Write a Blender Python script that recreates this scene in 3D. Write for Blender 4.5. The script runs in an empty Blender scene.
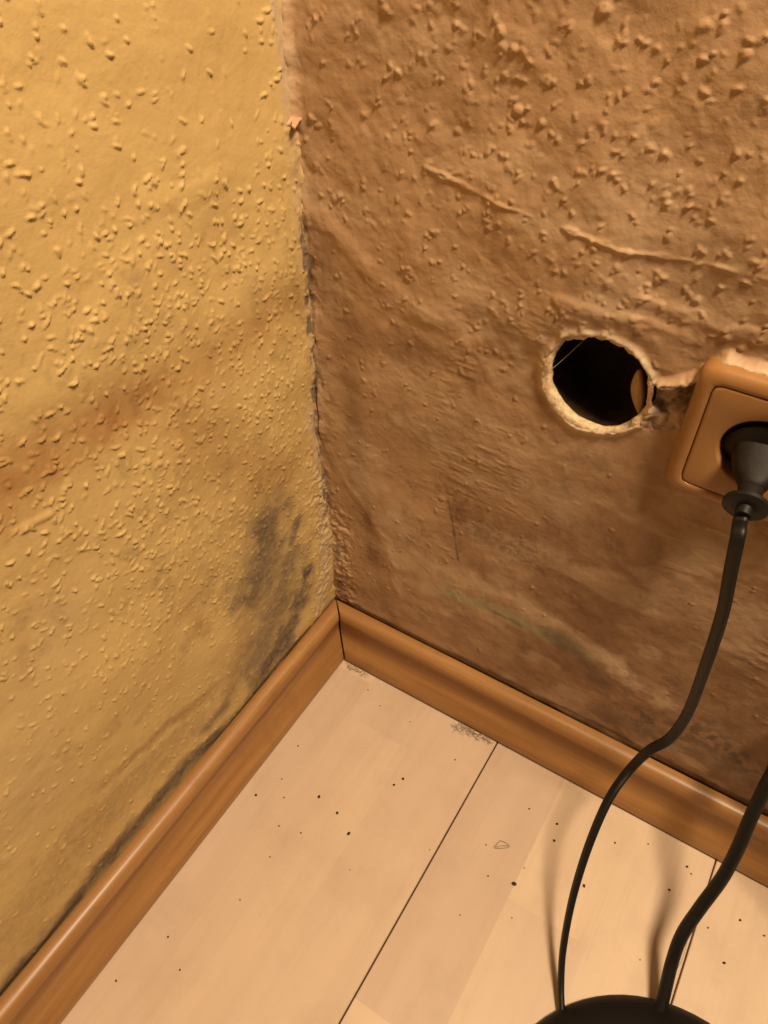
import bpy, bmesh, math, random
import numpy as np
from mathutils import Vector, Matrix

# ------------------------------------------------------------------ camera, world, lights, exposure
SC = bpy.context.scene
COL = SC.collection
FPX = 769.62
AZ, PIT, ROLL = 0.5633, 0.7925, -0.0079
CAM = np.array([0.2769, -0.3520, 0.6242])
FW = np.array([-math.sin(AZ) * math.cos(PIT), math.cos(AZ) * math.cos(PIT), -math.sin(PIT)])
_r = np.cross(FW, [0, 0, 1.0]); _r /= np.linalg.norm(_r); _u = np.cross(_r, FW)
RT = math.cos(ROLL) * _r + math.sin(ROLL) * _u
UP = -math.sin(ROLL) * _r + math.cos(ROLL) * _u
cd = bpy.data.cameras.new('camera'); co = bpy.data.objects.new('camera', cd); COL.objects.link(co)
cd.sensor_fit = 'VERTICAL'; cd.sensor_height = 36.0; cd.sensor_width = 27.0
cd.lens = FPX / 1024 * 36.0; cd.clip_start = 0.01; cd.clip_end = 50
co.matrix_world = Matrix(((RT[0], UP[0], -FW[0], CAM[0]), (RT[1], UP[1], -FW[1], CAM[1]),
                          (RT[2], UP[2], -FW[2], CAM[2]), (0, 0, 0, 1)))
SC.camera = co

w = bpy.data.worlds.new('world'); SC.world = w; w.use_nodes = True
w.node_tree.nodes['Background'].inputs[0].default_value = (1.0, 0.74, 0.48, 1)
w.node_tree.nodes['Background'].inputs[1].default_value = 0.06

ld = bpy.data.lights.new('room_lamp_light', 'SPOT'); ld.energy = 84; ld.color = (1.0, 0.765, 0.50)   # shaded lamp over the corner
ld.shadow_soft_size = 0.135; ld.spot_size = math.radians(72); ld.spot_blend = 0.6
lo = bpy.data.objects.new('room_lamp_light', ld); COL.objects.link(lo); lo.location = (0.64, -0.235, 1.47)
lo.rotation_euler = (Vector((0.20, -0.14, 0.20)) - lo.location).to_track_quat('-Z', 'Y').to_euler()

SC.view_settings.view_transform = 'Standard'; SC.view_settings.look = 'None'
SC.view_settings.gamma = 1.0; SC.view_settings.use_curve_mapping = False
SC.view_settings.exposure = 0.27

rng = np.random.default_rng(7); random.seed(7)


# ------------------------------------------------------------------ pixel -> place
def ray(x, y):
    return FW * FPX + RT * (x - 384) - UP * (y - 512)

def hit(x, y, ax, v=0.0):                       # where the ray of a pixel meets the plane axis = v
    d = ray(x, y)
    return CAM + d * (v - CAM[ax]) / d[ax]

def pl(x, y):                                   # on the left wall: (distance from corner, height)
    p = hit(x, y, 0); return (-p[1], p[2])

def pr(x, y):                                   # on the right wall
    p = hit(x, y, 1); return (p[0], p[2])

def fl(x, y, z=0.0):
    return hit(x, y, 2, z)

def to_px(P):
    d = P - CAM; z = np.maximum(d @ FW, 1e-3)
    return 384 + FPX * (d @ RT) / z, 512 - FPX * (d @ UP) / z


# ------------------------------------------------------------------ noise
def _hash(ix, iy, s):
    h = (ix * 374761393 + iy * 668265263 + s * 1442695041) & 0xFFFFFFFF
    h = ((h ^ (h >> 13)) * 1274126177) & 0xFFFFFFFF
    h = h ^ (h >> 16)
    return (h & 0xFFFFFF) / float(0x1000000)

def noise(x, y, s=0):                           # value noise, 0..1, smooth
    x0 = np.floor(x).astype(np.int64); y0 = np.floor(y).astype(np.int64)
    fx = x - x0; fy = y - y0
    fx = fx * fx * fx * (fx * (fx * 6 - 15) + 10); fy = fy * fy * fy * (fy * (fy * 6 - 15) + 10)
    a = _hash(x0, y0, s); b = _hash(x0 + 1, y0, s); c = _hash(x0, y0 + 1, s); d = _hash(x0 + 1, y0 + 1, s)
    return (a * (1 - fx) + b * fx) * (1 - fy) + (c * (1 - fx) + d * fx) * fy

def fbm(x, y, s=0, o=4):
    t = 0.0; a = 0.5; n = 0.0
    for i in range(o):
        t = t + a * noise(x * 2 ** i, y * 2 ** i, s + 17 * i); n += a; a *= 0.5
    return t / n

def sstep(a, b, x):
    t = np.clip((x - a) / (b - a), 0, 1); return t * t * (3 - 2 * t)

def pdist(U, V, pts):                           # distance to a polyline, and place along it 0..1
    best = np.full(U.shape, 1e9); tt = np.zeros(U.shape); n = len(pts) - 1
    for i in range(n):
        ax, ay = pts[i]; bx, by = pts[i + 1]; dx, dy = bx - ax, by - ay
        t = np.clip(((U - ax) * dx + (V - ay) * dy) / (dx * dx + dy * dy + 1e-12), 0, 1)
        d = np.hypot(U - ax - t * dx, V - ay - t * dy)
        m = d < best; best = np.where(m, d, best); tt = np.where(m, (i + t) / n, tt)
    return best, tt


# ------------------------------------------------------------------ materials
def mat(name):
    m = bpy.data.materials.new(name); m.use_nodes = True
    nt = m.node_tree; return m, nt, nt.nodes['Principled BSDF']

def nd(nt, typ, **kw):
    n = nt.nodes.new(typ)
    for k, v in kw.items():
        if k in n.bl_rna.properties: setattr(n, k, v)
        else: n.inputs[k].default_value = v
    return n

def mixc(nt, fac, a, b, mode='MIX'):
    n = nt.nodes.new('ShaderNodeMix'); n.data_type = 'RGBA'; n.blend_type = mode
    for i, s in ((0, fac), (6, a), (7, b)):
        if hasattr(s, 'is_output'): nt.links.new(s, n.inputs[i])
        elif i == 0: n.inputs[0].default_value = s
        else: n.inputs[i].default_value = (*s, 1)
    return n.outputs[2]

def mth(nt, op, a, b=None):
    n = nt.nodes.new('ShaderNodeMath'); n.operation = op
    for i, s in ((0, a), (1, b)):
        if s is None: continue
        if hasattr(s, 'is_output'): nt.links.new(s, n.inputs[i])
        else: n.inputs[i].default_value = s
    return n.outputs[0]

def tex(nt, scale, detail=4, vec=None, rough=0.6):
    n = nd(nt, 'ShaderNodeTexNoise'); n.inputs['Scale'].default_value = scale
    n.inputs['Detail'].default_value = detail; n.inputs['Roughness'].default_value = rough
    if vec is not None: nt.links.new(vec, n.inputs['Vector'])
    return n.outputs['Fac']

def mapr(nt, v, a, b, c=0.0, d=1.0):
    n = nt.nodes.new('ShaderNodeMapRange'); nt.links.new(v, n.inputs[0])
    for i, x in enumerate((a, b, c, d)): n.inputs[i + 1].default_value = x
    return n.outputs[0]

def objcoord(nt, scale=(1, 1, 1)):
    t = nt.nodes.new('ShaderNodeTexCoord'); m = nt.nodes.new('ShaderNodeMapping')
    m.inputs['Scale'].default_value = scale; nt.links.new(t.outputs['Object'], m.inputs['Vector'])
    return m.outputs[0]

def bump(nt, bs, h, strength=0.3, dist=0.001):
    b = nt.nodes.new('ShaderNodeBump'); b.inputs['Strength'].default_value = strength
    b.inputs['Distance'].default_value = dist
    nt.links.new(h, b.inputs['Height']); nt.links.new(b.outputs[0], bs.inputs['Normal'])

def simple(name, col, rough=0.5, spec=0.5, var=0.0, scale=60, bmp=0.0, metal=0.0, coat=0.0):
    m, nt, bs = mat(name)
    bs.inputs['Roughness'].default_value = rough; bs.inputs['Metallic'].default_value = metal
    bs.inputs['Specular IOR Level'].default_value = spec; bs.inputs['Coat Weight'].default_value = coat
    n = tex(nt, scale, 5, objcoord(nt))
    dark = tuple(c * (1 - var) for c in col); lite = tuple(min(1, c * (1 + var)) for c in col)
    nt.links.new(mixc(nt, mapr(nt, n, .3, .7), dark, lite), bs.inputs['Base Color'])
    if bmp: bump(nt, bs, n, bmp, 0.001)
    return m

def wall_mat(name, paint, paint2, stain_shade, mould, pale, raw):
    """old painted wallpaper: paint, with masks held per vertex
    m1 = (mould, brown water stain and painted shade, bare pale paper and painted light), m2 = (bare plaster, green tint, grime)"""
    m, nt, bs = mat(name)
    oc = objcoord(nt)
    a1 = nd(nt, 'ShaderNodeAttribute', attribute_name='m1'); a2 = nd(nt, 'ShaderNodeAttribute', attribute_name='m2')
    s1 = nt.nodes.new('ShaderNodeSeparateColor'); nt.links.new(a1.outputs['Color'], s1.inputs[0])
    s2 = nt.nodes.new('ShaderNodeSeparateColor'); nt.links.new(a2.outputs['Color'], s2.inputs[0])
    big = tex(nt, 9, 4, oc); fine = tex(nt, 220, 5, oc, .7); mid = tex(nt, 45, 5, oc, .65)
    c = mixc(nt, mapr(nt, big, .35, .65), paint, paint2)
    c = mixc(nt, mapr(nt, fine, .3, .75, 0, .12), c, tuple(x * .55 for x in paint))
    def brk(mask, n, k):                       # a mask broken up by a noise
        return mth(nt, 'MULTIPLY', mask, mapr(nt, n, .35, .62, k, 1.0))
    c = mixc(nt, brk(s1.outputs[1], mid, .55), c, stain_shade)
    c = mixc(nt, brk(s2.outputs[1], mid, .6), c, (.36, .36, .22))
    c = mixc(nt, brk(s1.outputs[2], mid, .6), c, pale)
    c = mixc(nt, brk(s2.outputs[0], fine, .5), c, raw)
    c = mixc(nt, brk(s2.outputs[2], fine, .25), c, (.10, .055, .03))
    c = mixc(nt, brk(s1.outputs[0], fine, .72), c, mould)
    nt.links.new(c, bs.inputs['Base Color'])
    bs.inputs['Roughness'].default_value = 0.55; bs.inputs['Specular IOR Level'].default_value = 0.35
    h = mth(nt, 'ADD', mth(nt, 'MULTIPLY', tex(nt, 420, 4, oc), .6), mid)
    bump(nt, bs, h, 0.36, 0.0012)
    return m

def wood_mat(name, along):
    m, nt, bs = mat(name)
    sc = [60, 60, 60]; sc[along] = 4
    v = objcoord(nt, sc)
    g = tex(nt, 1.6, 6, v, .6)
    sc2 = [500, 500, 500]; sc2[along] = 14
    f = tex(nt, 1.0, 3, objcoord(nt, sc2), .5)
    blot = tex(nt, 30, 4, objcoord(nt))
    c = mixc(nt, mapr(nt, g, .3, .7), (.27, .125, .038), (.40, .205, .07))
    c = mixc(nt, mapr(nt, f, .45, .75, 0, .35), c, (.19, .078, .022))
    c = mixc(nt, mapr(nt, blot, .58, .75, 0, .35), c, (.15, .075, .03))
    nt.links.new(c, bs.inputs['Base Color'])
    bs.inputs['Roughness'].default_value = 0.42; bs.inputs['Specular IOR Level'].default_value = 0.45
    bs.inputs['Coat Weight'].default_value = 0.10; bs.inputs['Coat Roughness'].default_value = 0.25
    bump(nt, bs, f, .08, .0005)
    return m

SEAM1, PW = 0.1836, 0.1903
def plank_mat():
    m, nt, bs = mat('laminate_maple')
    geo = nt.nodes.new('ShaderNodeNewGeometry'); sp = nt.nodes.new('ShaderNodeSeparateXYZ')
    nt.links.new(geo.outputs['Position'], sp.inputs[0])
    X, Y = sp.outputs[0], sp.outputs[1]
    sid = mth(nt, 'FLOOR', mth(nt, 'DIVIDE', mth(nt, 'SUBTRACT', X, SEAM1), PW / 3))
    wn = nt.nodes.new('ShaderNodeTexWhiteNoise'); wn.noise_dimensions = '1D'; nt.links.new(sid, wn.inputs['W'])
    yy = mth(nt, 'ADD', mth(nt, 'DIVIDE', Y, 0.27), mth(nt, 'MULTIPLY', wn.outputs['Value'], 3.3))
    bid = mth(nt, 'FLOOR', yy)
    cb = nt.nodes.new('ShaderNodeCombineXYZ'); nt.links.new(sid, cb.inputs[0]); nt.links.new(bid, cb.inputs[1])
    w2 = nt.nodes.new('ShaderNodeTexWhiteNoise'); w2.noise_dimensions = '2D'; nt.links.new(cb.outputs[0], w2.inputs['Vector'])
    off = nt.nodes.new('ShaderNodeVectorMath'); off.operation = 'MULTIPLY_ADD'
    nt.links.new(w2.outputs['Color'], off.inputs[0]); off.inputs[1].default_value = (7, 7, 7)
    nt.links.new(geo.outputs['Position'], off.inputs[2])
    mp = nt.nodes.new('ShaderNodeMapping'); mp.inputs['Scale'].default_value = (22, 3.2, 22); nt.links.new(off.outputs[0], mp.inputs[0])
    mp2 = nt.nodes.new('ShaderNodeMapping'); mp2.inputs['Scale'].default_value = (170, 9, 170); nt.links.new(off.outputs[0], mp2.inputs[0])
    g = tex(nt, 1.5, 5, mp.outputs[0], .55); f = tex(nt, 1.0, 4, mp2.outputs[0], .6)
    c = mixc(nt, w2.outputs['Value'], (.555, .415, .315), (.665, .51, .368))
    c = mixc(nt, mapr(nt, g, .38, .72, 0, .32), c, (.44, .31, .215))
    c = mixc(nt, mapr(nt, f, .5, .8, 0, .22), c, (.45, .29, .19))
    dirt = tex(nt, 260, 3, objcoord(nt), .6)
    c = mixc(nt, mapr(nt, dirt, .70, .80, 0, .45), c, (.22, .13, .08))
    smear = tex(nt, 14, 5, objcoord(nt), .7)
    c = mixc(nt, mapr(nt, smear, .5, .75, 0, .28), c, (.34, .225, .15))
    nt.links.new(c, bs.inputs['Base Color'])
    bs.inputs['Roughness'].default_value = 0.42; bs.inputs['Specular IOR Level'].default_value = 0.4
    bump(nt, bs, f, .04, .0004)
    return m

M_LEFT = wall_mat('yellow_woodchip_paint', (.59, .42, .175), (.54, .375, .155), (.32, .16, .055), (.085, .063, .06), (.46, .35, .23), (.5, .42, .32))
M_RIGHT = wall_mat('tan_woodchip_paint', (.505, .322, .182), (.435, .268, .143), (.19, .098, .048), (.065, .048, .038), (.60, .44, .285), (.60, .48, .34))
M_PLANK = plank_mat()
M_SUB = simple('dark_underlay', (.05, .035, .025), .9, .2, .3)
M_WOODL = wood_mat('skirting_wood_left', 1); M_WOODR = wood_mat('skirting_wood_right', 0)
M_OCHRE = simple('aged_ochre_plastic', (.32, .158, .052), .30, .5, .10, 35)
M_BLACK = simple('black_rubber', (.007, .006, .005), .5, .35, .2, 300, .1)
M_PLUG = simple('dark_grey_plug_rubber', (.011, .008, .006), .55, .2, .2, 300, .1)
M_DOME = simple('black_satin_metal', (.005, .004, .0035), .5, .3, .2, 80)
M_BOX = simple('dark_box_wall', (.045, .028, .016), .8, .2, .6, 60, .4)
M_PLASTER = simple('crumbled_plaster', (.62, .46, .28), .9, .2, .35, 300, .8)
M_PATCH = simple('pale_tan_patch', (.52, .33, .17), .6, .3, .2, 60)
M_CRUMB = simple('dark_crumb', (.05, .028, .016), .9, .2, .4, 900)
M_DUST = simple('grey_lint', (.36, .29, .22), 1.0, .1, .4, 900)
M_WEB = simple('grey_cobweb', (.34, .28, .21), .8, .2, .2, 900)
M_METAL = simple('brass_pin', (.55, .42, .22), .35, .5, .1, 100, 0, 1.0)


# ------------------------------------------------------------------ helpers for objects
def link(name, me, m, parent=None):
    o = bpy.data.objects.new(name, me); COL.objects.link(o)
    if m is not None: me.materials.append(m)
    if parent is not None: o.parent = parent
    return o

def tag(o, label=None, cat=None, group=None, kind=None):
    for k, v in (('label', label), ('category', cat), ('group', group), ('kind', kind)):
        if v is not None: o[k] = v
    return o

def pydata(name, verts, faces, smooth=False):
    me = bpy.data.meshes.new(name); me.from_pydata([tuple(v) for v in verts], [], faces); me.update()
    bm = bmesh.new(); bm.from_mesh(me); bmesh.ops.recalc_face_normals(bm, faces=bm.faces); bm.to_mesh(me); bm.free()
    if smooth:
        me.polygons.foreach_set('use_smooth', [True] * len(me.polygons))
    return me

def empty(name, loc):
    o = bpy.data.objects.new(name, None); COL.objects.link(o); o.location = loc; o.empty_display_size = .02
    return o


# ------------------------------------------------------------------ walls as relief meshes
STEP = 0.0008
def axis(lo_, fine_hi, hi):
    a = list(np.arange(lo_, fine_hi, STEP)); s = STEP
    while a[-1] < hi:
        s = min(s * 1.25, 0.03); a.append(a[-1] + s)
    return np.array(a)

def idw(px, py, ctl):
    num = 0.0; den = 0.0; siz = 0.0
    for x, y, d, s in ctl:
        wgt = 1.0 / ((px - x) ** 2 + (py - y) ** 2 + 600.0) ** 1.5
        num = num + wgt * d; siz = siz + wgt * s; den = den + wgt
    return num / den, siz / den

def chips(H, ua, va, ctl, toP, n, umax, vmax, seed, elong, hscale):
    """wood chips under the paper: small stamped lumps, dense where the photo shows them dense"""
    r = np.random.default_rng(seed)
    g = math.sqrt(umax * vmax / n); gu, gv = np.meshgrid(np.arange(.004, umax, g), np.arange(.062, vmax, g))
    n = gu.size; cu = gu.ravel() + r.uniform(-.7, .7, n) * g; cv = gv.ravel() + r.uniform(-.7, .7, n) * g
    px, py = to_px(toP(cu, cv))
    dens, size = idw(np.clip(px, -60, 830), np.clip(py, -60, 1084), ctl)
    keep = r.uniform(0, 1, n) < dens
    for u, v, s in zip(cu[keep], cv[keep], size[keep]):
        a = r.uniform(0, math.pi)
        for k in range(int(r.choice([1, 1, 2, 2, 3]))):        # a chip is a clump of one to three splinters
            if k:
                u += r.normal(0, s * .40); v += r.normal(0, s * .40); a += r.normal(0, .7)
            L = s * r.uniform(.24, .54) * (1.5 if r.uniform() < .15 else 1)
            W = max(.00085, L * r.uniform(.35, .95) / (elong if r.uniform() < .5 else 1))
            if elong > 2 and r.uniform() < .45:                 # long thin splinter
                L *= 1.7; W = .0009
            hh = hscale * r.uniform(.35, 1.0) ** 1.6 * min(1.3, s / .004)
            rad = L * 1.15
            i0, i1 = np.searchsorted(ua, (u - rad, u + rad)); j0, j1 = np.searchsorted(va, (v - rad, v + rad))
            if i1 - i0 < 2 or j1 - j0 < 2: continue
            du = ua[i0:i1][None, :] - u; dv = va[j0:j1][:, None] - v
            x = du * math.cos(a) + dv * math.sin(a); y = -du * math.sin(a) + dv * math.cos(a)
            y = y + r.uniform(-90, 90) * x * x
            q = (np.abs(x) / L) ** 2 + (np.abs(y) / W) ** 2
            bmp = np.clip(1 - q, 0, 1) ** .8 * hh * (.7 + .6 * r.uniform(size=q.shape))
            H[j0:j1, i0:i1] = np.maximum(H[j0:j1, i0:i1], bmp)

def sheet(name, ua, va, toW, H, m1, m2, material, depth_dir, kill=None, snap=None):
    nu, nv = len(ua), len(va)
    U, V = np.meshgrid(ua, va)
    if snap is not None: U, V = snap(U, V)
    P = toW(U, V, H).reshape(-1, 3)
    idx = np.arange(nu * nv).reshape(nv, nu)
    q = np.stack([idx[:-1, :-1], idx[:-1, 1:], idx[1:, 1:], idx[1:, :-1]], -1)
    if kill is not None:
        k = kill[:-1, :-1] | kill[:-1, 1:] | kill[1:, 1:] | kill[1:, :-1]
        q = q[~k]
    q = q.reshape(-1, 4)
    # backing: border ring pushed back so the wall has a thickness
    ring = np.concatenate([idx[0, :], idx[1:, -1], idx[-1, -2::-1], idx[-2:0:-1, 0]])
    back = P[ring].copy(); n0 = len(P)
    ax = int(np.argmax(np.abs(depth_dir))); back[:, ax] = 0.10 * depth_dir[ax]
    P = np.concatenate([P, back]); nr = len(ring); bi = np.arange(nr) + n0
    side = np.stack([ring, bi, np.roll(bi, -1), np.roll(ring, -1)], -1)
    q = np.concatenate([q, side])
    me = bpy.data.meshes.new(name)
    me.vertices.add(len(P)); me.vertices.foreach_set('co', P.ravel())
    nq = len(q); nl = nq * 4 + nr
    me.loops.add(nl); me.polygons.add(nq + 1)
    me.loops.foreach_set('vertex_index', np.concatenate([q.ravel(), bi[::-1]]).astype(np.int32))
    me.polygons.foreach_set('loop_start', np.concatenate([np.arange(nq) * 4, [nq * 4]]).astype(np.int32))
    sm = np.ones(nq + 1, bool); sm[nq - nr:] = False
    me.polygons.foreach_set('use_smooth', sm)
    me.update(calc_edges=True)
    for nm, mk in (('m1', m1), ('m2', m2)):
        at = me.attributes.new(nm, 'FLOAT_COLOR', 'POINT')
        d = np.zeros((len(P), 4), np.float32); d[:n0, :3] = np.stack([x.ravel() for x in mk], -1); d[:, 3] = 1
        at.data.foreach_set('color', d.ravel())
    return link(name, me, material)

def stroke(U, V, pts, wid, soft=0.6, wob=0.004, seed=0, taper=False):
    """soft-edged ragged mark along a line of wall points; wid may differ at start and end"""
    d, t = pdist(U, V, pts)
    ww = wid if not isinstance(wid, tuple) else wid[0] + (wid[1] - wid[0]) * t
    d = d + (fbm(U * 90, V * 90, seed, 4) - .5) * 2 * wob
    return 1 - sstep(ww * (1 - soft), ww, d)

# ---- left wall: u = -y, v = z, relief towards +x
ua = axis(-0.012, 0.50, 1.9); va = axis(-0.02, 0.72, 2.3)
U, V = np.meshgrid(ua, va)
L_CTL = [(60, 60, .24, .0032), (200, 60, .2, .0032), (100, 150, .28, .0034), (220, 150, .16, .0032), (60, 250, .45, .0036), (150, 240, .7, .0036),
         (220, 220, .7, .0042), (100, 330, .65, .004), (180, 340, .85, .0036), (250, 300, .55, .0036), (60, 420, .35, .004), (150, 430, .6, .0036),
         (230, 400, .75, .0036), (262, 420, .8, .0036), (100, 500, .7, .0036), (60, 560, .55, .0036), (150, 560, 1., .0034), (220, 560, .85, .003),
         (60, 650, .45, .0032), (130, 640, .75, .0032), (200, 650, .35, .0028), (60, 740, .2, .003), (130, 740, .12, .003), (230, 480, .6, .003),
         (30, 830, .12, .003), (30, 920, .05, .003), (150, 820, .08, .003), (280, 600, .35, .0026), (285, 480, .7, .003), (305, 400, .6, .0028), (290, 250, .8, .003)]
H = np.zeros(U.shape)
chips(H, ua, va, L_CTL, lambda a, b: np.stack([0 * a, -a, b], -1), 11800, .50, .72, 3, 2.4, .0018)
near = np.exp(-np.maximum(U, 0) / .006)
H += (fbm(U * 14, V * 14, 5, 3) - .5) * .006 + (fbm(U * 120, V * 120, 9, 3) - .5) * .0005
H += near * ((fbm(U * 160, V * 110, 21, 4) - .45) * .0035 + .0006)
rough = stroke(U, V, [pl(318, 480), pl(325, 560), pl(318, 610)], .016, .8, .003, 31)
H += rough * (fbm(U * 260, V * 260, 33, 3) - .5) * .0032
H += stroke(U, V, [pl(150, 205), pl(195, 195), pl(215, 180)], .009, 1, .003, 35) * .0006
# soft swelling where water ran behind the paper
H += stroke(U, V, [pl(0, 470), pl(90, 425), pl(200, 360), pl(280, 310)], .030, 1, .003, 41) * -.0012
H += stroke(U, V, [pl(105, 790), pl(160, 735), pl(215, 690)], .010, 1, .002, 43) * (-.0012)
H += stroke(U, V, [pl(25, 527), pl(52, 515)], .0035, 1, .0006, 44) * .0010
fade = sstep(.052, .066, V); H = H * fade - .0018 * (1 - fade)
H = np.where(U < -.001, 0, H)
mould = np.zeros(U.shape)
def addm(a, m, k): return np.maximum(a, m * k)
speck = fbm(U * 300, V * 300, 51, 3)
mould = addm(mould, stroke(U, V, [pl(270, 525), pl(263, 560), pl(256, 590)], .042, 1, .018, 52), .85)
mould = addm(mould, stroke(U, V, [pl(297, 524), pl(292, 543)], .010, .9, .003, 53), .8)
mould = addm(mould, stroke(U, V, [pl(306, 575), pl(298, 605), pl(284, 640), pl(262, 672)], (.022, .032), 1, .013, 54), 1.0)
mould = addm(mould, stroke(U, V, [pl(285, 570), pl(276, 610), pl(262, 650)], .052, 1, .018, 57), .72)
mould = addm(mould, stroke(U, V, [pl(306, 634), pl(196, 757), pl(120, 846), pl(0, 994)], (.011, .018), .95, .006, 55), .92)
mould = addm(mould, stroke(U, V, [pl(222, 706), pl(208, 726)], .013, 1, .004, 56), .7)
mould = addm(mould, stroke(U, V, [pl(258, 640), pl(230, 690), pl(205, 730)], .008, 1, .004, 58), .5)
mould = addm(mould, (U < .006) * sstep(.52, .62, fbm(U * 300, V * 130, 59, 3)) * sstep(.10, .2, V) * (1 - sstep(.40, .46, V)), .8)
stain_shade = np.zeros(U.shape)
stain_shade = addm(stain_shade, stroke(U, V, [pl(-40, 515), pl(30, 472), pl(90, 432), pl(160, 395)], (.040, .026), 1, .007, 61), .95)
stain_shade = addm(stain_shade, stroke(U, V, [pl(160, 395), pl(230, 350), pl(300, 300)], (.026, .030), 1, .007, 62), .6)
stain_shade = addm(stain_shade, stroke(U, V, [pl(190, 420), pl(240, 470), pl(290, 470)], .04, 1, .012, 63), .5)
stain_shade = addm(stain_shade, stroke(U, V, [pl(112, 784), pl(140, 752), pl(170, 726), pl(212, 694)], (.005, .009), 1, .004, 64), .55)
stain_shade = addm(stain_shade, stroke(U, V, [pl(190, 610), pl(205, 635)], .010, 1, .004, 65), .35)
stain_shade = addm(stain_shade, stroke(U, V, [pl(0, 940), pl(60, 850), pl(110, 790)], .020, 1, .007, 66), .25)
stain_shade = addm(stain_shade, stroke(U, V, [pl(310, 230), pl(318, 330), pl(322, 420)], .016, 1, .004, 67), .5)
stain_shade = addm(stain_shade, stroke(U, V, [pl(20, 640), pl(30, 680)], .008, 1, .004, 68), .3)
stain_shade = addm(stain_shade, stroke(U, V, [pl(255, 600), pl(225, 700)], .022, 1, .007, 69), .35)
pale = np.zeros(U.shape)
pale = addm(pale, stroke(U, V, [pl(272, -20), pl(281, 40), pl(286, 100)], .006, .8, .002, 71), .9)
pale = addm(pale, stroke(U, V, [pl(312, 410), pl(322, 480), pl(324, 580), pl(318, 620)], (.010, .022), 1, .005, 72), .75)
pale = addm(pale, stroke(U, V, [pl(286, 100), pl(300, 220), pl(312, 340), pl(318, 420)], .008, 1, .004, 77), .5)
pale = addm(pale, stroke(U, V, [pl(60, 620), pl(20, 720), pl(40, 800)], .05, 1, .01, 73), .25)
grime = sstep(.62, .75, fbm(U * 60, V * 60, 74, 5)) * .25 * (V < .45)
crack = stroke(U, V, [pl(292, 100), pl(300, 200), pl(314, 300), pl(318, 400), pl(324, 500)], .0022, .9, .002, 75)
grime = np.maximum(grime, crack * sstep(.45, .55, fbm(U * 60, V * 50, 76, 2)) * .9)
grime = np.maximum(grime, np.exp(-np.maximum(U, 0) / .009) * sstep(.52, .60, fbm(U * 260, V * 200, 78, 3)) * sstep(.1, .16, V) * (1 - sstep(.42, .5, V)) * .8)
grime = np.maximum(grime, stroke(U, V, [pl(20, 930), pl(120, 800), pl(230, 670)], .035, 1, .014, 79) * .30)
z0 = np.zeros(U.shape)
wl = sheet('wall_left', ua, va, lambda U, V, H: np.stack([H, -U, V], -1), H, (mould, stain_shade, pale), (z0, z0, grime), M_LEFT, (-1, 0, 0))
tag(wl, 'yellow woodchip papered wall with damp stains and grey mould above the skirting', None, None, 'structure')

# ---- right wall: u = x, v = z, relief towards -y
HX, HZ, HR = 0.1922, 0.3738, 0.0292
SX, SZ, FT = 0.2816, 0.3710, 0.0100
ua = axis(-0.012, 0.55, 1.9); va = axis(-0.02, 0.72, 2.3)
U, V = np.meshgrid(ua, va)
R_CTL = [(340, 60, .3, .0042), (480, 60, .85, .0046), (600, 60, .7, .005), (720, 60, .7, .005), (480, 130, .75, .0045), (620, 150, .45, .0045),
         (730, 160, .4, .0045), (350, 150, .25, .004), (420, 200, .45, .004), (520, 220, .6, .0045), (620, 240, .6, .0045), (720, 250, .5, .0045),
         (480, 290, .5, .004), (560, 290, .55, .0045), (680, 310, .5, .0045), (350, 280, .12, .004), (400, 350, .15, .004), (480, 370, .3, .0045),
         (520, 430, .2, .004), (420, 450, .1, .0035), (335, 560, .8, .003), (600, 500, .02, .003), (700, 600, .02, .003), (400, 600, .08, .003),
         (500, 500, .12, .0035), (600, 650, .02, .003), (370, 480, .08, .003), (335, 400, .3, .003), (600, 440, .05, .003)]
H = np.zeros(U.shape)
chips(H, ua, va, R_CTL, lambda a, b: np.stack([a, 0 * a, b], -1), 8000, .55, .72, 11, 1.4, .0009)
chips(H, ua, va, [(x, y, d * (.5 if y < 330 else .0), s * 1.35) for x, y, d, s in R_CTL], lambda a, b: np.stack([a, 0 * a, b], -1), 1800, .55, .72, 13, 1.0, .0011)
H += (fbm(U * 12, V * 12, 105, 3) - .5) * .007 + (fbm(U * 70, V * 70, 107, 3) - .5) * .0016 * sstep(.25, .40, V) + (fbm(U * 160, V * 160, 109, 3) - .5) * .0005
scr = sstep(.12, .2, V) * (1 - sstep(.36, .44, V))
H += scr * (fbm(U * 38, V * 190, 111, 4) - .5) * .0005 * sstep(.07, .12, U) * sstep(.42, .6, fbm(U * 14, V * 14, 112, 2)) * sstep(.02, .06, U)
H += scr * sstep(.60, .70, fbm(U * 45, V * 240, 113, 3)) * .0003 * sstep(.07, .12, U) * sstep(.45, .6, fbm(U * 14, V * 14, 112, 2))
def ridge(pts, wid, hgt, seed, wob=.0015):
    d, t = pdist(U, V, pts); d = d + (fbm(U * 110, V * 110, seed, 3) - .5) * 2 * wob
    return np.exp(-(d / wid) ** 2) * hgt
H += ridge([pr(425, 168), pr(500, 203), pr(560, 226), pr(620, 250), pr(700, 262), pr(790, 285)], .0009, .0010, 121, .0014) * sstep(.2, .5, fbm(U * 55, V * 55, 122, 3))
H += ridge([pr(305, 205), pr(345, 245), pr(400, 296), pr(450, 325)], .007, .0011, 123, .003)
H += ridge([pr(345, 480), pr(385, 540), pr(398, 590)], .004, .0006, 125, .003)
H += ridge([pr(480, 335), pr(560, 400)], .02, -.0015, 126, .004)
H += ridge([pr(640, 300), pr(720, 330), pr(780, 345)], .004, .0010, 127, .003) + ridge([pr(560, 300), pr(650, 325), pr(700, 345)], .003, .0009, 128, .003)
near = np.exp(-np.maximum(U, 0) / .006)
H += near * ((fbm(U * 160, V * 110, 131, 4) - .45) * .0035 + .0008)
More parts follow.
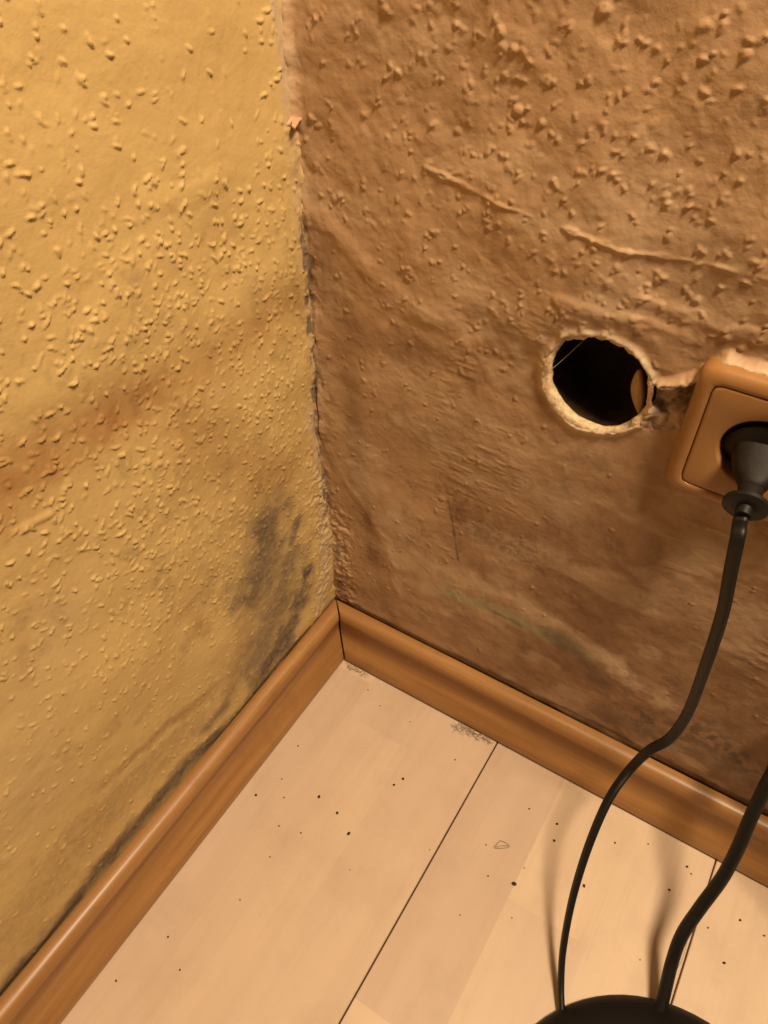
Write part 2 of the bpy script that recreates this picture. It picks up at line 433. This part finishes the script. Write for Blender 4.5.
rough = stroke(U, V, [pr(335, 515), pr(345, 570), pr(345, 600)], .018, .9, .003, 133)
H += rough * (fbm(U * 230, V * 230, 135, 3) - .45) * .004
H += ridge([pr(284, -20), pr(292, 80), pr(296, 118)], .003, .0035, 137, .001)
# the flake that sticks out of the corner
H += ridge([pr(287, 118), pr(296, 121)], .0022, .006, 138, .0006)
fade = sstep(.052, .066, V); H = H * fade - .0018 * (1 - fade)
# plaster crumbs round the hole
RR = np.hypot(U - HX, V - HZ); TH = np.arctan2(V - HZ, U - HX)
edge = HR + (fbm(TH * 2.2 + 9, RR * 0, 141, 4) - .5) * .0036
ring = np.exp(-((RR - edge - .0022) / .0026) ** 2)
H = H * sstep(.0, .006, RR - edge + .001) + ring * (.0012 + .0022 * fbm(U * 220, V * 220, 143, 3))
ring2 = np.exp(-((RR - edge - .012) / .008) ** 2) * sstep(.2, .9, np.sin(TH) + .3); H += ring2 * .0016
# torn pocket between hole and socket
poly = [pr(661, 392), pr(676, 392), pr(694, 389), pr(708, 388)]
dpk, tpk = pdist(U, V, [pr(664, 399), pr(682, 397), pr(708, 393)])
dpk2 = dpk + (fbm(U * 130, V * 130, 151, 4) - .5) * .009
pocket = 1 - sstep(.0068, .0085, dpk2)
H = H * (1 - pocket) + pocket * (-.003 - .007 * tpk + (fbm(U * 150, V * 150, 153, 4) - .5) * .009)
low, _ = pdist(U, V, [pr(652, 420), pr(672, 415), pr(690, 418)])
crumb = 1 - sstep(.006, .012, low + (fbm(U * 130, V * 130, 155, 3) - .5) * .006)
H += crumb * (1 - pocket) * (fbm(U * 240, V * 240, 157, 3) - .45) * .004
lipd, lipt = pdist(U, V, [pr(662, 384), pr(674, 383), pr(690, 380), pr(704, 373), pr(716, 364), pr(730, 359), pr(768, 372), pr(790, 380)])
lip = np.exp(-((lipd + (fbm(U * 160, V * 160, 159, 3) - .5) * .003) / .0022) ** 2)
H = np.where(lip > .04, np.maximum(H, H * (1 - lip) + lip * (.0036 + .003 * fbm(U * 150, V * 150, 160, 3))), H)
H = np.where(U < -.001, 0, H)
under = (np.abs(U - SX) < .037) & (np.abs(V - SZ) < .037); H = np.where(under, np.minimum(H, .0008), H)
mould = np.zeros(U.shape)
mould = addm(mould, stroke(U, V, [pr(550, 632), pr(580, 655), pr(598, 680)], .014, 1, .006, 201), .55)
mould = addm(mould, stroke(U, V, [pr(640, 720), pr(690, 730), pr(790, 790)], .024, 1, .009, 202) * sstep(.42, .58, fbm(U * 170, V * 170, 203, 4)), .75)
mould = addm(mould, stroke(U, V, [pr(600, 715), pr(680, 742), pr(770, 790)], .016, 1, .009, 212), .40)
mould = addm(mould, stroke(U, V, [pr(495, 612), pr(520, 625)], .004, 1, .002, 204), .5)
mould = addm(mould, stroke(U, V, [pr(344, 600), pr(500, 677), pr(650, 752), pr(790, 823)], .0042, 1, .0015, 205), .85)
mould = addm(mould, stroke(U, V, [pr(338, 545), pr(340, 590)], .007, 1, .003, 206) * sstep(.45, .6, speck[:1, :1] * 0 + fbm(U * 280, V * 280, 207, 3)), .7)
mould = addm(mould, stroke(U, V, [pr(585, 455), pr(600, 465)], .008, 1, .004, 208), .35)
mould = addm(mould, stroke(U, V, [pr(448, 505), pr(452, 525), pr(458, 560)], .0011, .8, .0012, 209), .8)
stain_shade = np.zeros(U.shape)
stain_shade = addm(stain_shade, stroke(U, V, [pr(468, 520), pr(500, 545), pr(560, 575), pr(640, 600)], (.026, .014), .9, .012, 221), .95)
stain_shade = addm(stain_shade, stroke(U, V, [pr(540, 590), pr(600, 640), pr(680, 690)], .022, 1, .012, 222), .8)
stain_shade = addm(stain_shade, stroke(U, V, [pr(352, 400), pr(358, 480), pr(375, 560)], .014, 1, .004, 223), .65)  # band of shade beside the corner, painted in brown
stain_shade = addm(stain_shade, stroke(U, V, [pr(322, 250), pr(340, 330), pr(350, 400)], .018, 1, .005, 224), .5)  # upper end of the painted shade band
stain_shade = addm(stain_shade, stroke(U, V, [pr(385, 600), pr(440, 640), pr(500, 660)], .014, 1, .006, 225), .45)
stain_shade = addm(stain_shade, stroke(U, V, [pr(530, 440), pr(580, 460), pr(640, 470)], .016, 1, .006, 226), .4)
stain_shade = addm(stain_shade, sstep(.06, .22, U) * (1 - sstep(.24, .40, V)), .88)  # brown deepens towards the lower right
stain_shade = addm(stain_shade, stroke(U, V, [pr(640, 440), pr(680, 520), pr(740, 640)], .05, 1, .01, 227), .35)
stain_shade = addm(stain_shade, sstep(.5, .68, fbm(U * 22, V * 34, 228, 4)) * (1 - .6 * sstep(.40, .5, V)), .55)
pale = np.zeros(U.shape)
pale = addm(pale, stroke(U, V, [pr(395, 520), pr(425, 560), pr(455, 578), pr(520, 600), pr(600, 652), pr(660, 700)], (.022, .012), 1, .009, 231), .95)
pale = addm(pale, stroke(U, V, [pr(420, 430), pr(480, 470), pr(560, 500)], .030, 1, .010, 232), .55)
pale = addm(pale, stroke(U, V, [pr(283, -20), pr(292, 70), pr(296, 130)], .004, 1, .002, 233), .7)
pale = addm(pale, stroke(U, V, [pr(380, 370), pr(450, 410), pr(520, 450)], .026, 1, .010, 234), .5)
pale = addm(pale, sstep(.52, .70, fbm(U * 26, V * 44, 235, 5)), .45)
pale = addm(pale, lip, .9)  # raised lip paled, its catching of the light put into the colour
plast = np.clip(ring * 1.3, 0, 1) * .95
plast = np.maximum(plast, np.maximum(pocket * .75, crumb * .45))
green = stroke(U, V, [pr(440, 590), pr(500, 612), pr(545, 635), pr(600, 655)], (.010, .014), 1, .006, 241) * .85
grime = np.zeros(U.shape)
grime = np.maximum(grime, pocket * sstep(.42, .6, fbm(U * 140, V * 140, 251, 3)) * .8)
grime = np.maximum(grime, crumb * sstep(.5, .62, fbm(U * 200, V * 200, 252, 3)) * .6)
ck = stroke(U, V, [pr(293, 120), pr(306, 230), pr(314, 320), pr(320, 440), pr(330, 540)], .0022, .9, .002, 253)
grime = np.maximum(grime, ck * sstep(.42, .55, fbm(U * 60, V * 50, 254, 2)) * .9)
grime = np.maximum(grime, sstep(.60, .75, fbm(U * 75, V * 75, 255, 5)) * .30 * (V < .34))
seg = stroke(U, V, [pr(455, 500), pr(480, 530), pr(540, 560)], .020, .7, .005, 256) * sstep(.5, .6, fbm(U * 320, V * 320, 257, 3))
grime = np.maximum(grime, seg * .5)
inside = RR < edge
def snap_hole(U, V):
    # vertices just outside the opening are drawn in onto its edge
    near_ = (RR >= edge) & (RR < edge + .0011)
    k = np.where(near_, edge / np.maximum(RR, 1e-6), 1.0)
    return HX + (U - HX) * k, HZ + (V - HZ) * k
H = np.where((RR >= edge) & (RR < edge + .0011), -.0015, H)
wr = sheet('wall_right', ua, va, lambda U, V, H: np.stack([U, -H, V], -1), H, (mould, stain_shade, pale), (plast, green, grime), M_RIGHT, (0, 1, 0), kill=inside, snap=snap_hole)
tag(wr, 'brownish woodchip papered wall with damp stains, round hole and socket', None, None, 'structure')


# ------------------------------------------------------------------ what is in the hole (parts of the right wall)
def tube_y(cx, cz, prof, n, nz=None):           # lathe about an axis parallel to y; prof = [(radius, y)]
    vs, fs = [], []
    for k, (r, y) in enumerate(prof):
        for i in range(n):
            a = 2 * math.pi * i / n; rr = r + (nz(a, k) if nz else 0)
            vs.append((cx + rr * math.cos(a), y, cz + rr * math.sin(a)))
    for k in range(len(prof) - 1):
        for i in range(n):
            j = (i + 1) % n
            fs.append((k * n + i, k * n + j, (k + 1) * n + j, (k + 1) * n + i))
    return vs, fs
rb = [random.uniform(-1, 1) for _ in range(400)]
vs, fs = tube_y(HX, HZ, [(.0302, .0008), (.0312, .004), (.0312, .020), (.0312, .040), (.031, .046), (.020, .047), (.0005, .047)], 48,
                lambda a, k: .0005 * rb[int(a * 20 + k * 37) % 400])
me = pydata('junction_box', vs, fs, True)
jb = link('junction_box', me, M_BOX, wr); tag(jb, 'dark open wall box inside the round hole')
# plaster reveal: crumbly edge just inside the paper, thick at lower left
vs, fs = [], []
n = 96
for k, (dr, y) in enumerate([(.0030, -.0010), (.0008, -.0016), (-.0010, .0004), (-.0006, .0035), (.0020, .0060)]):
    for i in range(n):
        a = 2 * math.pi * i / n
        lowleft = max(0.0, math.cos(a - math.radians(222))) ** 1.5
        nn = float(fbm(np.array([a * 4.0 + k * .3]), np.array([k * .9]), 77, 4)[0]) - .5
        r = HR + dr + nn * .0046 - (lowleft * .0022 if dr < .0009 else 0)
        vs.append((HX + r * math.cos(a), y + nn * .004, HZ + r * math.sin(a)))
for k in range(4):
    for i in range(n):
        j = (i + 1) % n; fs.append((k * n + i, k * n + j, (k + 1) * n + j, (k + 1) * n + i))
rim = link('plaster_rim', pydata('plaster_rim', vs, fs, True), M_PLASTER, wr); tag(rim, 'ragged pale plaster edge round the hole')
# bent pale piece added for the light patch inside the hole, socket side
vs, fs = [], []
for i in range(9):
    t = i / 8; z = HZ + .011 - .026 * t; bow = math.sin(t * math.pi)
    x = HX + .0185 + .0065 * t; wid = .0014 + .0036 * bow
    for dx, dy in ((-wid, .004), (wid * .4, .0015), (wid * .4 + .0012, .0045), (-wid + .0012, .007)):
        vs.append((x + dx, .004 + dy, z))
for i in range(8):
    for k in range(4):
        fs.append((i * 4 + k, i * 4 + (k + 1) % 4, i * 4 + 4 + (k + 1) % 4, i * 4 + 4 + k))
fs += [(0, 1, 2, 3), (32, 33, 34, 35)]
tb = link('light_patch_piece', pydata('light_patch_piece', vs, fs, True), M_PATCH, wr); tag(tb, 'pale curved piece added for the light patch inside the hole')


# flake of torn paper sticking out of the corner
fz = pr(292, 118)[1]; vs, fs = [], []
for i in range(7):
    t = i / 6; wv = .0052 * (1 - .55 * t) * (1 + .15 * math.sin(i * 2.1))
    x = .0010 + .0026 * t; y = -.0008 - .0085 * t; z = fz + .0022 - .0026 * t * t
    for dx, dz in ((-wv * .5, .0004), (wv * .5, -.0006), (wv * .5, -.0013), (-wv * .5, -.0004)): vs.append((x + dx + .0015, y, z + dz))
for i in range(6):
    for k in range(4): fs.append((i * 4 + k, i * 4 + (k + 1) % 4, i * 4 + 4 + (k + 1) % 4, i * 4 + 4 + k))
fs += [(0, 1, 2, 3), (24, 25, 26, 27)]
tag(link('paper_flake', pydata('paper_flake', vs, fs), M_RIGHT, wr), 'small torn flake of paper in the wall corner')


# ------------------------------------------------------------------ skirting boards
TK, BH = 0.0213, 0.0597
PROF = [(.0008, .0012), (TK - .0008, .0012), (TK, .0022), (TK, .0070), (TK - .0006, .0098), (TK - .0022, .0128), (TK - .0050, .0165), (TK - .0082, .0208),
        (TK - .0104, .0255), (TK - .0115, .0310), (TK - .0114, .0370), (TK - .0102, .0425), (TK - .0087, .0468), (TK - .0080, .0505), (TK - .0085, .0540), (TK - .0102, .0570), (TK - .0135, .0590),
        (.0030, .0597), (.0008, .0590)]
def skirting(name, wallside, material, length, dz, gap):
    vs, fs = [], []; stations = [None] + [.06 + i * .08 for i in range(int(length / .08))]
    n = len(PROF)
    for s in stations:
        for d, z in PROF:
            a = d + gap if s is None else s
            zz = z + dz if z < .02 else z
            vs.append((d, -a, zz) if wallside == 'left' else (a, -d, zz))
    for k in range(len(stations) - 1):
        for i in range(n):
            j = (i + 1) % n; fs.append((k * n + i, k * n + j, (k + 1) * n + j, (k + 1) * n + i))
    e = (len(stations) - 1) * n
    fs += [tuple(range(n)), tuple(range(e, e + n))]
    me = pydata(name, vs, fs, True)
    o = link(name, me, material)
    me.set_sharp_from_angle(angle=math.radians(38))
    return o
bl = skirting('baseboard_left', 'left', M_WOODL, 1.8, -.0008, .0003)
tag(bl, 'orange-brown wooden skirting board along the yellow wall', None, None, 'structure')
br = skirting('baseboard_right', 'right', M_WOODR, 1.8, .0006, .0017)
tag(br, 'orange-brown wooden skirting board under the socket wall', None, None, 'structure')


# ------------------------------------------------------------------ floor: underlay slab with laminate planks
def box_mesh(name, x0, x1, y0, y1, z0, z1, bev):
    bm = bmesh.new(); bmesh.ops.create_cube(bm, size=1)
    for v in bm.verts:
        v.co = Vector((x0 if v.co.x < 0 else x1, y0 if v.co.y < 0 else y1, z0 if v.co.z < 0 else z1))
    if bev: bmesh.ops.bevel(bm, geom=list(bm.edges), offset=bev, segments=1, affect='EDGES')
    me = bpy.data.meshes.new(name); bm.to_mesh(me); bm.free(); return me
fo = link('floor', box_mesh('floor', -.02, 1.9, -1.9, .02, -.03, -.0085, 0), M_SUB)
tag(fo, 'pale laminate plank floor', None, None, 'structure')
xs = [.006, SEAM1] + [SEAM1 + PW * i for i in range(1, 9)]
for i in range(len(xs) - 1):
    g = .0006
    ends = [-.006, -.62 - .31 * (i % 3), -1.86]
    for e0, e1 in zip(ends[:-1], ends[1:]):
        link('plank', box_mesh('plank', xs[i] + g, xs[i + 1] - g, e1 + g, e0 - g, -.0085, 0, .0005), M_PLANK, fo)


# ------------------------------------------------------------------ socket
ANG = [2 * math.pi * i / 72 for i in range(72)]
def rrect(hw, hh, r, n=6):                      # rounded square sampled at even angles, so it lofts cleanly into a circle
    pts = []
    for a in ANG:
        c, q = abs(math.cos(a)), abs(math.sin(a)); k = hw - r
        t = hw / max(c, q)
        if min(c, q) * t > k:                   # on the corner arc
            bq = k * (c + q); t = bq + math.sqrt(max(0, bq * bq - 2 * k * k + r * r))
        pts.append((t * math.cos(a), t * math.sin(a)))
    return pts
def loft(rings):                                # rings of equal length: [(pts2d, y)]
    vs, fs = [], []; n = len(rings[0][0])
    for pts, y in rings:
        vs += [(p[0], y, p[1]) for p in pts]
    for k in range(len(rings) - 1):
        for i in range(n):
            j = (i + 1) % n; fs.append((k * n + i, k * n + j, (k + 1) * n + j, (k + 1) * n + i))
    return vs, fs
sk = empty('wall_socket', (SX, 0, SZ))
tag(sk, 'ochre plastic wall socket with a black plug in it, beside the round hole', 'socket')
fr = [(rrect(.0400, .0400, .006), .003), (rrect(.0405, .0405, .0065), -.0040), (rrect(.0400, .0400, .0065), -.0072), (rrect(.0388, .0388, .006), -.0092),
      (rrect(.0370, .0370, .0055), -.0104), (rrect(.0345, .0345, .005), -.0109), (rrect(.0324, .0324, .0045), -.0108), (rrect(.0319, .0319, .0042), -.0102), (rrect(.0319, .0319, .0042), -.004)]
vs, fs = loft(fr); link('frame', pydata('frame', vs, fs, True), M_OCHRE, sk)
# insert with a round well
n = 28
def circ(r): return [(r * math.cos(a), r * math.sin(a)) for a in ANG]
ins = [(rrect(.0315, .0315, .004), -.004), (rrect(.0315, .0315, .004), -.0099), (rrect(.0311, .0311, .0038), -.0105), (rrect(.0300, .0300, .0035), -.0107),
       (circ(.0212), -.0107), (circ(.0204), -.0104), (circ(.0200), -.0095), (circ(.0196), .0030)]
vs, fs = loft(ins); ip = link('insert', pydata('insert', vs, fs, True), M_OCHRE, sk)
ip.data.set_sharp_from_angle(angle=math.radians(50))
vs, fs = loft([(circ(.0196), .0028), (circ(.001), .0030)]); link('well_bottom', pydata('well_bottom', vs, fs), M_OCHRE, sk)


# ------------------------------------------------------------------ cords
def catmull(pts, per=10):
    P = [np.array(p, float) for p in pts]; P = [2 * P[0] - P[1]] + P + [2 * P[-1] - P[-2]]
    out = []
    for i in range(1, len(P) - 2):
        for k in range(per):
            t = k / per; a, b, c, d = P[i - 1:i + 3]
            out.append(.5 * (2 * b + (c - a) * t + (2 * a - 5 * b + 4 * c - d) * t * t + (3 * b - a - 3 * c + d) * t ** 3))
    out.append(P[-2]); return out
def sweep(name, path, sect, side0, twist=lambda t: 0.0):
    """section (list of 2-D points) swept along a path, carried without kinks and turned by twist(t)"""
    vs, fs = [], []; m = len(sect); N = len(path); side = np.array(side0, float)
    for i, p in enumerate(path):
        tg = path[min(i + 1, N - 1)] - path[max(i - 1, 0)]; tg /= np.linalg.norm(tg)
        side = side - tg * (side @ tg); side /= np.linalg.norm(side); nr = np.cross(tg, side)
        a = twist(i / (N - 1)); A = side * math.cos(a) + nr * math.sin(a); B = -side * math.sin(a) + nr * math.cos(a)
        for u, v in sect: vs.append(p + A * u + B * v)
    for k in range(N - 1):
        for i in range(m):
            j = (i + 1) % m; fs.append((k * m + i, k * m + j, (k + 1) * m + j, (k + 1) * m + i))
    fs += [tuple(range(m)), tuple(range((N - 1) * m, N * m))]
    return pydata(name, vs, fs, True)
def section(a, b, k=14): return [(a * math.cos(2 * math.pi * i / k), b * math.sin(2 * math.pi * i / k)) for i in range(k)]

AXD = np.array([.076, -.965, -.25]); AXD /= np.linalg.norm(AXD)
P0 = np.array([SX, .002, SZ])                  # plug foot inside the well
pc = empty('plug_cord', (SX, 0, SZ)); tag(pc, 'thin black cord with flat plug pushed into the ochre socket', 'cord')
def local(me_): return me_
def plug_ring(t, a, b, k=24, p=2.6):            # superellipse ring at distance t along the plug axis
    X = np.array([1, 0, 0.0]); X -= AXD * (X @ AXD); X /= np.linalg.norm(X); Z = np.cross(X, AXD)
    out = []
    for i in range(k):
        q = 2 * math.pi * i / k; c, s = math.cos(q), math.sin(q)
        out.append(P0 + AXD * t + X * a * abs(c) ** (2 / p) * (1 if c >= 0 else -1) + Z * b * abs(s) ** (2 / p) * (1 if s >= 0 else -1))
    return out
def rings_mesh(name, rings, caps=True):
    vs = [v for r in rings for v in r]; m = len(rings[0]); fs = []
    for k in range(len(rings) - 1):
        for i in range(m):
            j = (i + 1) % m; fs.append((k * m + i, k * m + j, (k + 1) * m + j, (k + 1) * m + i))
    fs += [tuple(range(m)), tuple(range((len(rings) - 1) * m, len(rings) * m))]
    me = pydata(name, vs, fs, True); me.set_sharp_from_angle(angle=math.radians(45)); return me
ORG = np.array([SX, 0, SZ])
def at_origin(me, org):
    me.transform(Matrix.Translation(Vector(tuple(-org)))); return me
PLD = .0390
rg = [plug_ring(t, a, b, p=p) for t, a, b, p in ((.0005, .0180, .0180, 2), (.003, .0190, .0190, 2), (.0065, .0190, .0188, 2), (.0078, .0172, .0160, 2.2), (.0095, .0140, .0100, 2.6),
      (.0150, .0125, .0080, 3), (.0210, .0108, .0070, 3), (.0260, .0080, .0060, 2.8), (.0295, .0062, .0052, 2.4), (.0300, .0056, .0047, 2.4), (.0308, .0060, .0050, 2.4), (PLD - .0020, .0054, .0048, 2.2), (PLD, .0050, .0048, 2))]
link('plug_body', at_origin(rings_mesh('plug_body', rg), ORG), M_PLUG, pc)
rg = [plug_ring(PLD + t, a, a, p=2) for t, a in ((-.0005, .0050), (-.0003, .0098), (.0006, .0108), (.0026, .0108), (.0034, .0098), (.0036, .0042), (.0080, .0038))]
link('strain_relief', at_origin(rings_mesh('strain_relief', rg), ORG), M_BLACK, pc)
tip = P0 + AXD * (PLD + .004)
pts = [tip - AXD * .003, tip + AXD * .005 + np.array([0, 0, -.003])]
for x, y, d in ((738, 536, .053), (731, 570, .054), (722, 615, .052), (706, 664, .047), (688, 712, .041), (670, 738, .040), (650, 750, .044)):
    pts.append(hit(x, y, 1, -d))
for x, y, z in ((632, 767, .116), (613, 792, .104), (598, 822, .089), (583, 862, .067), (571, 905, .044), (563, 950, .023), (561, 985, .010), (562, 1012, .005)):
    pts.append(hit(x, y, 2, z))
path = catmull(pts, 9)
sec = [(a * (1 - .16 * abs(math.sin(2 * math.pi * i / 18)) ** 6), b * (1 - .22 * abs(math.sin(2 * math.pi * i / 18)) ** 8)) for i, (a, b) in enumerate(section(.0036, .0026, 18))]
link('cable', at_origin(sweep('cable', path, sec, (1, 0, 0), lambda t: .3 + 1.6 * t), ORG), M_BLACK, pc)

pts = [hit(x, y, 2, z) for x, y, z in ((658, 1017, .007), (664, 995, .016), (672, 962, .030), (682, 935, .045), (700, 908, .062), (722, 878, .084), (738, 848, .106), (752, 815, .128), (772, 775, .155), (800, 735, .172))]
pts += [np.array(p) for p in ((.455, -.055, .178), (.525, -.070, .150), (.590, -.095, .085), (.645, -.112, .022), (.700, -.122, .0048), (.780, -.120, .0048), (.900, -.100, .0048), (1.15, -.085, .0048))]
cord2 = sweep('cord', catmull(pts, 9), section(.0048, .0044, 16), (0, 0, 1))
c2 = link('thick_cord', cord2, M_BLACK); tag(c2, 'thicker black cord arching up from the domed base past the skirting board', 'cord')


# ------------------------------------------------------------------ black domed base on the floor
DC = np.array([.3975, -.2435]); DR = .1085
dm = empty('lamp_base', (DC[0], DC[1], 0)); tag(dm, 'black round domed base standing on the laminate where both cords end', 'lamp base')
def lathe(name, prof, n=72):
    vs, fs = [], []
    for r, z in prof:
        for i in range(n):
            a = 2 * math.pi * i / n; vs.append((r * math.cos(a), r * math.sin(a), z))
    for k in range(len(prof) - 1):
        for i in range(n):
            j = (i + 1) % n; fs.append((k * n + i, k * n + j, (k + 1) * n + j, (k + 1) * n + i))
    fs += [tuple(range(n)), tuple(range((len(prof) - 1) * n, len(prof) * n))]
    return pydata(name, vs, fs, True)
me = lathe('dome', [(DR - .003, .0025), (DR, .0030), (DR + .0003, .006), (DR - .001, .0085), (DR * .95, .0125), (DR * .85, .0175), (DR * .68, .0225), (DR * .45, .0262), (DR * .2, .0278), (.010, .0282)])
link('dome', me, M_DOME, dm)
link('foot_ring', lathe('foot_ring', [(DR * .82, .0), (DR * .9, 0), (DR * .9, .0028), (DR * .82, .0028)]), M_BLACK, dm)
link('collar', lathe('collar', [(.014, .0272), (.014, .033), (.012, .036), (.0085, .037), (.0085, .050), (.002, .050)], 32), M_DOME, dm)


# ------------------------------------------------------------------ crumbs, lint, scrap, cobweb
def crumb_mesh(seed):
    r = random.Random(seed); bm = bmesh.new(); bmesh.ops.create_icosphere(bm, subdivisions=1, radius=1)
    for v in bm.verts: v.co *= r.uniform(.65, 1.2)
    zmin = min(v.co.z for v in bm.verts)
    for v in bm.verts: v.co.z = (v.co.z - zmin) * .6
    me = bpy.data.meshes.new('crumb'); bm.to_mesh(me); bm.free(); me.materials.append(M_CRUMB); return me
cms = [crumb_mesh(i) for i in range(4)]
spots = [(319, 797, 1.5), (337, 813, 1.4), (349, 834, 1.6), (403, 779, 1.4), (394, 785, 1.2), (256, 795, 1.3), (284, 798, .8), (279, 826, .8), (301, 833, .8), (282, 779, .7),
         (116, 981, .9), (168, 937, .9), (180, 970, .8), (270, 857, .7), (298, 746, .8), (368, 690, .8), (380, 706, .7), (410, 722, .7), (514, 884, 1.9), (557, 824, 1.2), (554, 841, 1.2),
         (529, 809, .9), (584, 886, 1.3), (615, 843, 1.0), (648, 844, .7), (669, 890, 1.2), (687, 867, 1.1), (691, 874, .8), (724, 963, 1.2), (740, 920, 1.1), (764, 936, .9), (488, 876, .8), (486, 845, .7),
         (512, 918, .6), (524, 868, .6), (455, 760, .8), (640, 960, .6), (430, 850, .6), (460, 915, .6), (350, 870, .6), (240, 900, .7), (708, 928, .8)]
for i, (x, y, s) in enumerate(spots):
    p = fl(x, y); o = bpy.data.objects.new('crumb', cms[i % 4]); COL.objects.link(o)
    o.location = (p[0], p[1], 0); o.rotation_euler = (0, 0, i * 1.3); o.scale = (s * .0009, s * .0011, s * .0009)
    tag(o, 'tiny dark crumb of dirt lying on the pale laminate', 'crumb', 'crumbs on the laminate')

def fibres(name, line, n, spread, length, rad, hgt, seed):
    r = random.Random(seed); vs, fs = [], []
    for _ in range(n):
        t = r.random() * (len(line) - 1); i = min(int(t), len(line) - 2); f = t - i
        c = np.array(line[i]) * (1 - f) + np.array(line[i + 1]) * f
        c = c + np.array([r.gauss(0, spread), r.gauss(0, spread), 0]); a = r.uniform(0, 6.28); da = r.uniform(-1.2, 1.2)
        L = length * r.uniform(.4, 1.3); p = np.array([c[0], c[1], rad + abs(r.gauss(0, hgt))])
        base = len(vs)
        for k in range(5):
            d = np.array([math.cos(a), math.sin(a), 0]); s = np.array([-d[1], d[0], 0])
            zz = np.array([0, 0, 1.0])
            for u, v in ((1, 0), (-.5, .87), (-.5, -.87)): vs.append(p + rad * (s * u + zz * v))
            p = p + d * L / 4 + np.array([0, 0, r.uniform(-.2, .2) * hgt]); p[2] = max(p[2], rad); a += da / 4
        for k in range(4):
            for j in range(3):
                fs.append((base + k * 3 + j, base + k * 3 + (j + 1) % 3, base + k * 3 + 3 + (j + 1) % 3, base + k * 3 + 3 + j))
        fs += [(base, base + 1, base + 2), (base + 12, base + 13, base + 14)]
    return pydata(name, vs, fs)
ln = link('lint_clump', fibres('lint', [fl(453, 728), fl(463, 727), fl(475, 735), fl(491, 742)], 110, .0012, .006, .00016, .0012, 5), M_DUST)
tag(ln, 'grey lint clump on the floor against the skirting beside the plank seam', 'lint')
l2 = link('lint_clump', fibres('lint', [fl(347, 666), fl(358, 671), fl(367, 676)], 50, .001, .005, .00015, .001, 6), M_DUST)
tag(l2, 'grey lint clump on the floor in the corner of the two skirting boards', 'lint')

# small curled scrap: a ragged triangular loop of thin dry fibre
c = fl(502, 846)
tri = [(-.0052, .0030), (0, .0046), (.0044, .0040), (.0040, .0010), (.0010, -.0030), (-.0030, -.0062), (-.0042, -.0020)]
loop = catmull([np.array([c[0] + x * .8 + y * .35, c[1] + y * .8 - x * .1, .0006]) for x, y in tri + tri[:1]], 5)
vein = [np.array([c[0] + x * .8 + y * .35, c[1] + y * .8 - x * .1, .0007]) for x, y in ((-.003, -.0058), (-.0008, -.001), (.0012, .0012), (.0042, .004))]
scr_ = empty('dry_scrap', (c[0], c[1], 0)); tag(scr_, 'tiny dry curled scrap of triangular outline on the plank', 'scrap')
o3 = np.array([c[0], c[1], 0])
link('outline', at_origin(sweep('outline', loop, section(.00042, .0004, 6), (0, 0, 1)), o3), M_DUST, scr_)
link('vein', at_origin(sweep('vein', catmull(vein, 4), section(.00035, .0003, 6), (0, 0, 1)), o3), M_DUST, scr_)

a = hit(548, 372, 1, -.0012); b = hit(582, 342, 1, .006)
web = sweep('cobweb', catmull([a, a * .6 + b * .4 + np.array([0, 0, -.0006]), b, b + np.array([.004, .004, .005])], 5), section(.00022, .00022, 6), (0, 0, 1))
tag(link('cobweb_thread', web, M_WEB), 'thin cobweb thread across the mouth of the round hole', 'cobweb')
a = hit(688, 938, 2, .02); b = hit(674, 975, 2, .012)
hair = sweep('cobweb', catmull([a, a * .5 + b * .5 + np.array([.0012, 0, 0]), b], 6), section(.00022, .00022, 6), (0, 0, 1))
tag(link('cobweb_thread', hair, M_WEB), 'thin cobweb thread hanging along the thicker black cord', 'cobweb')
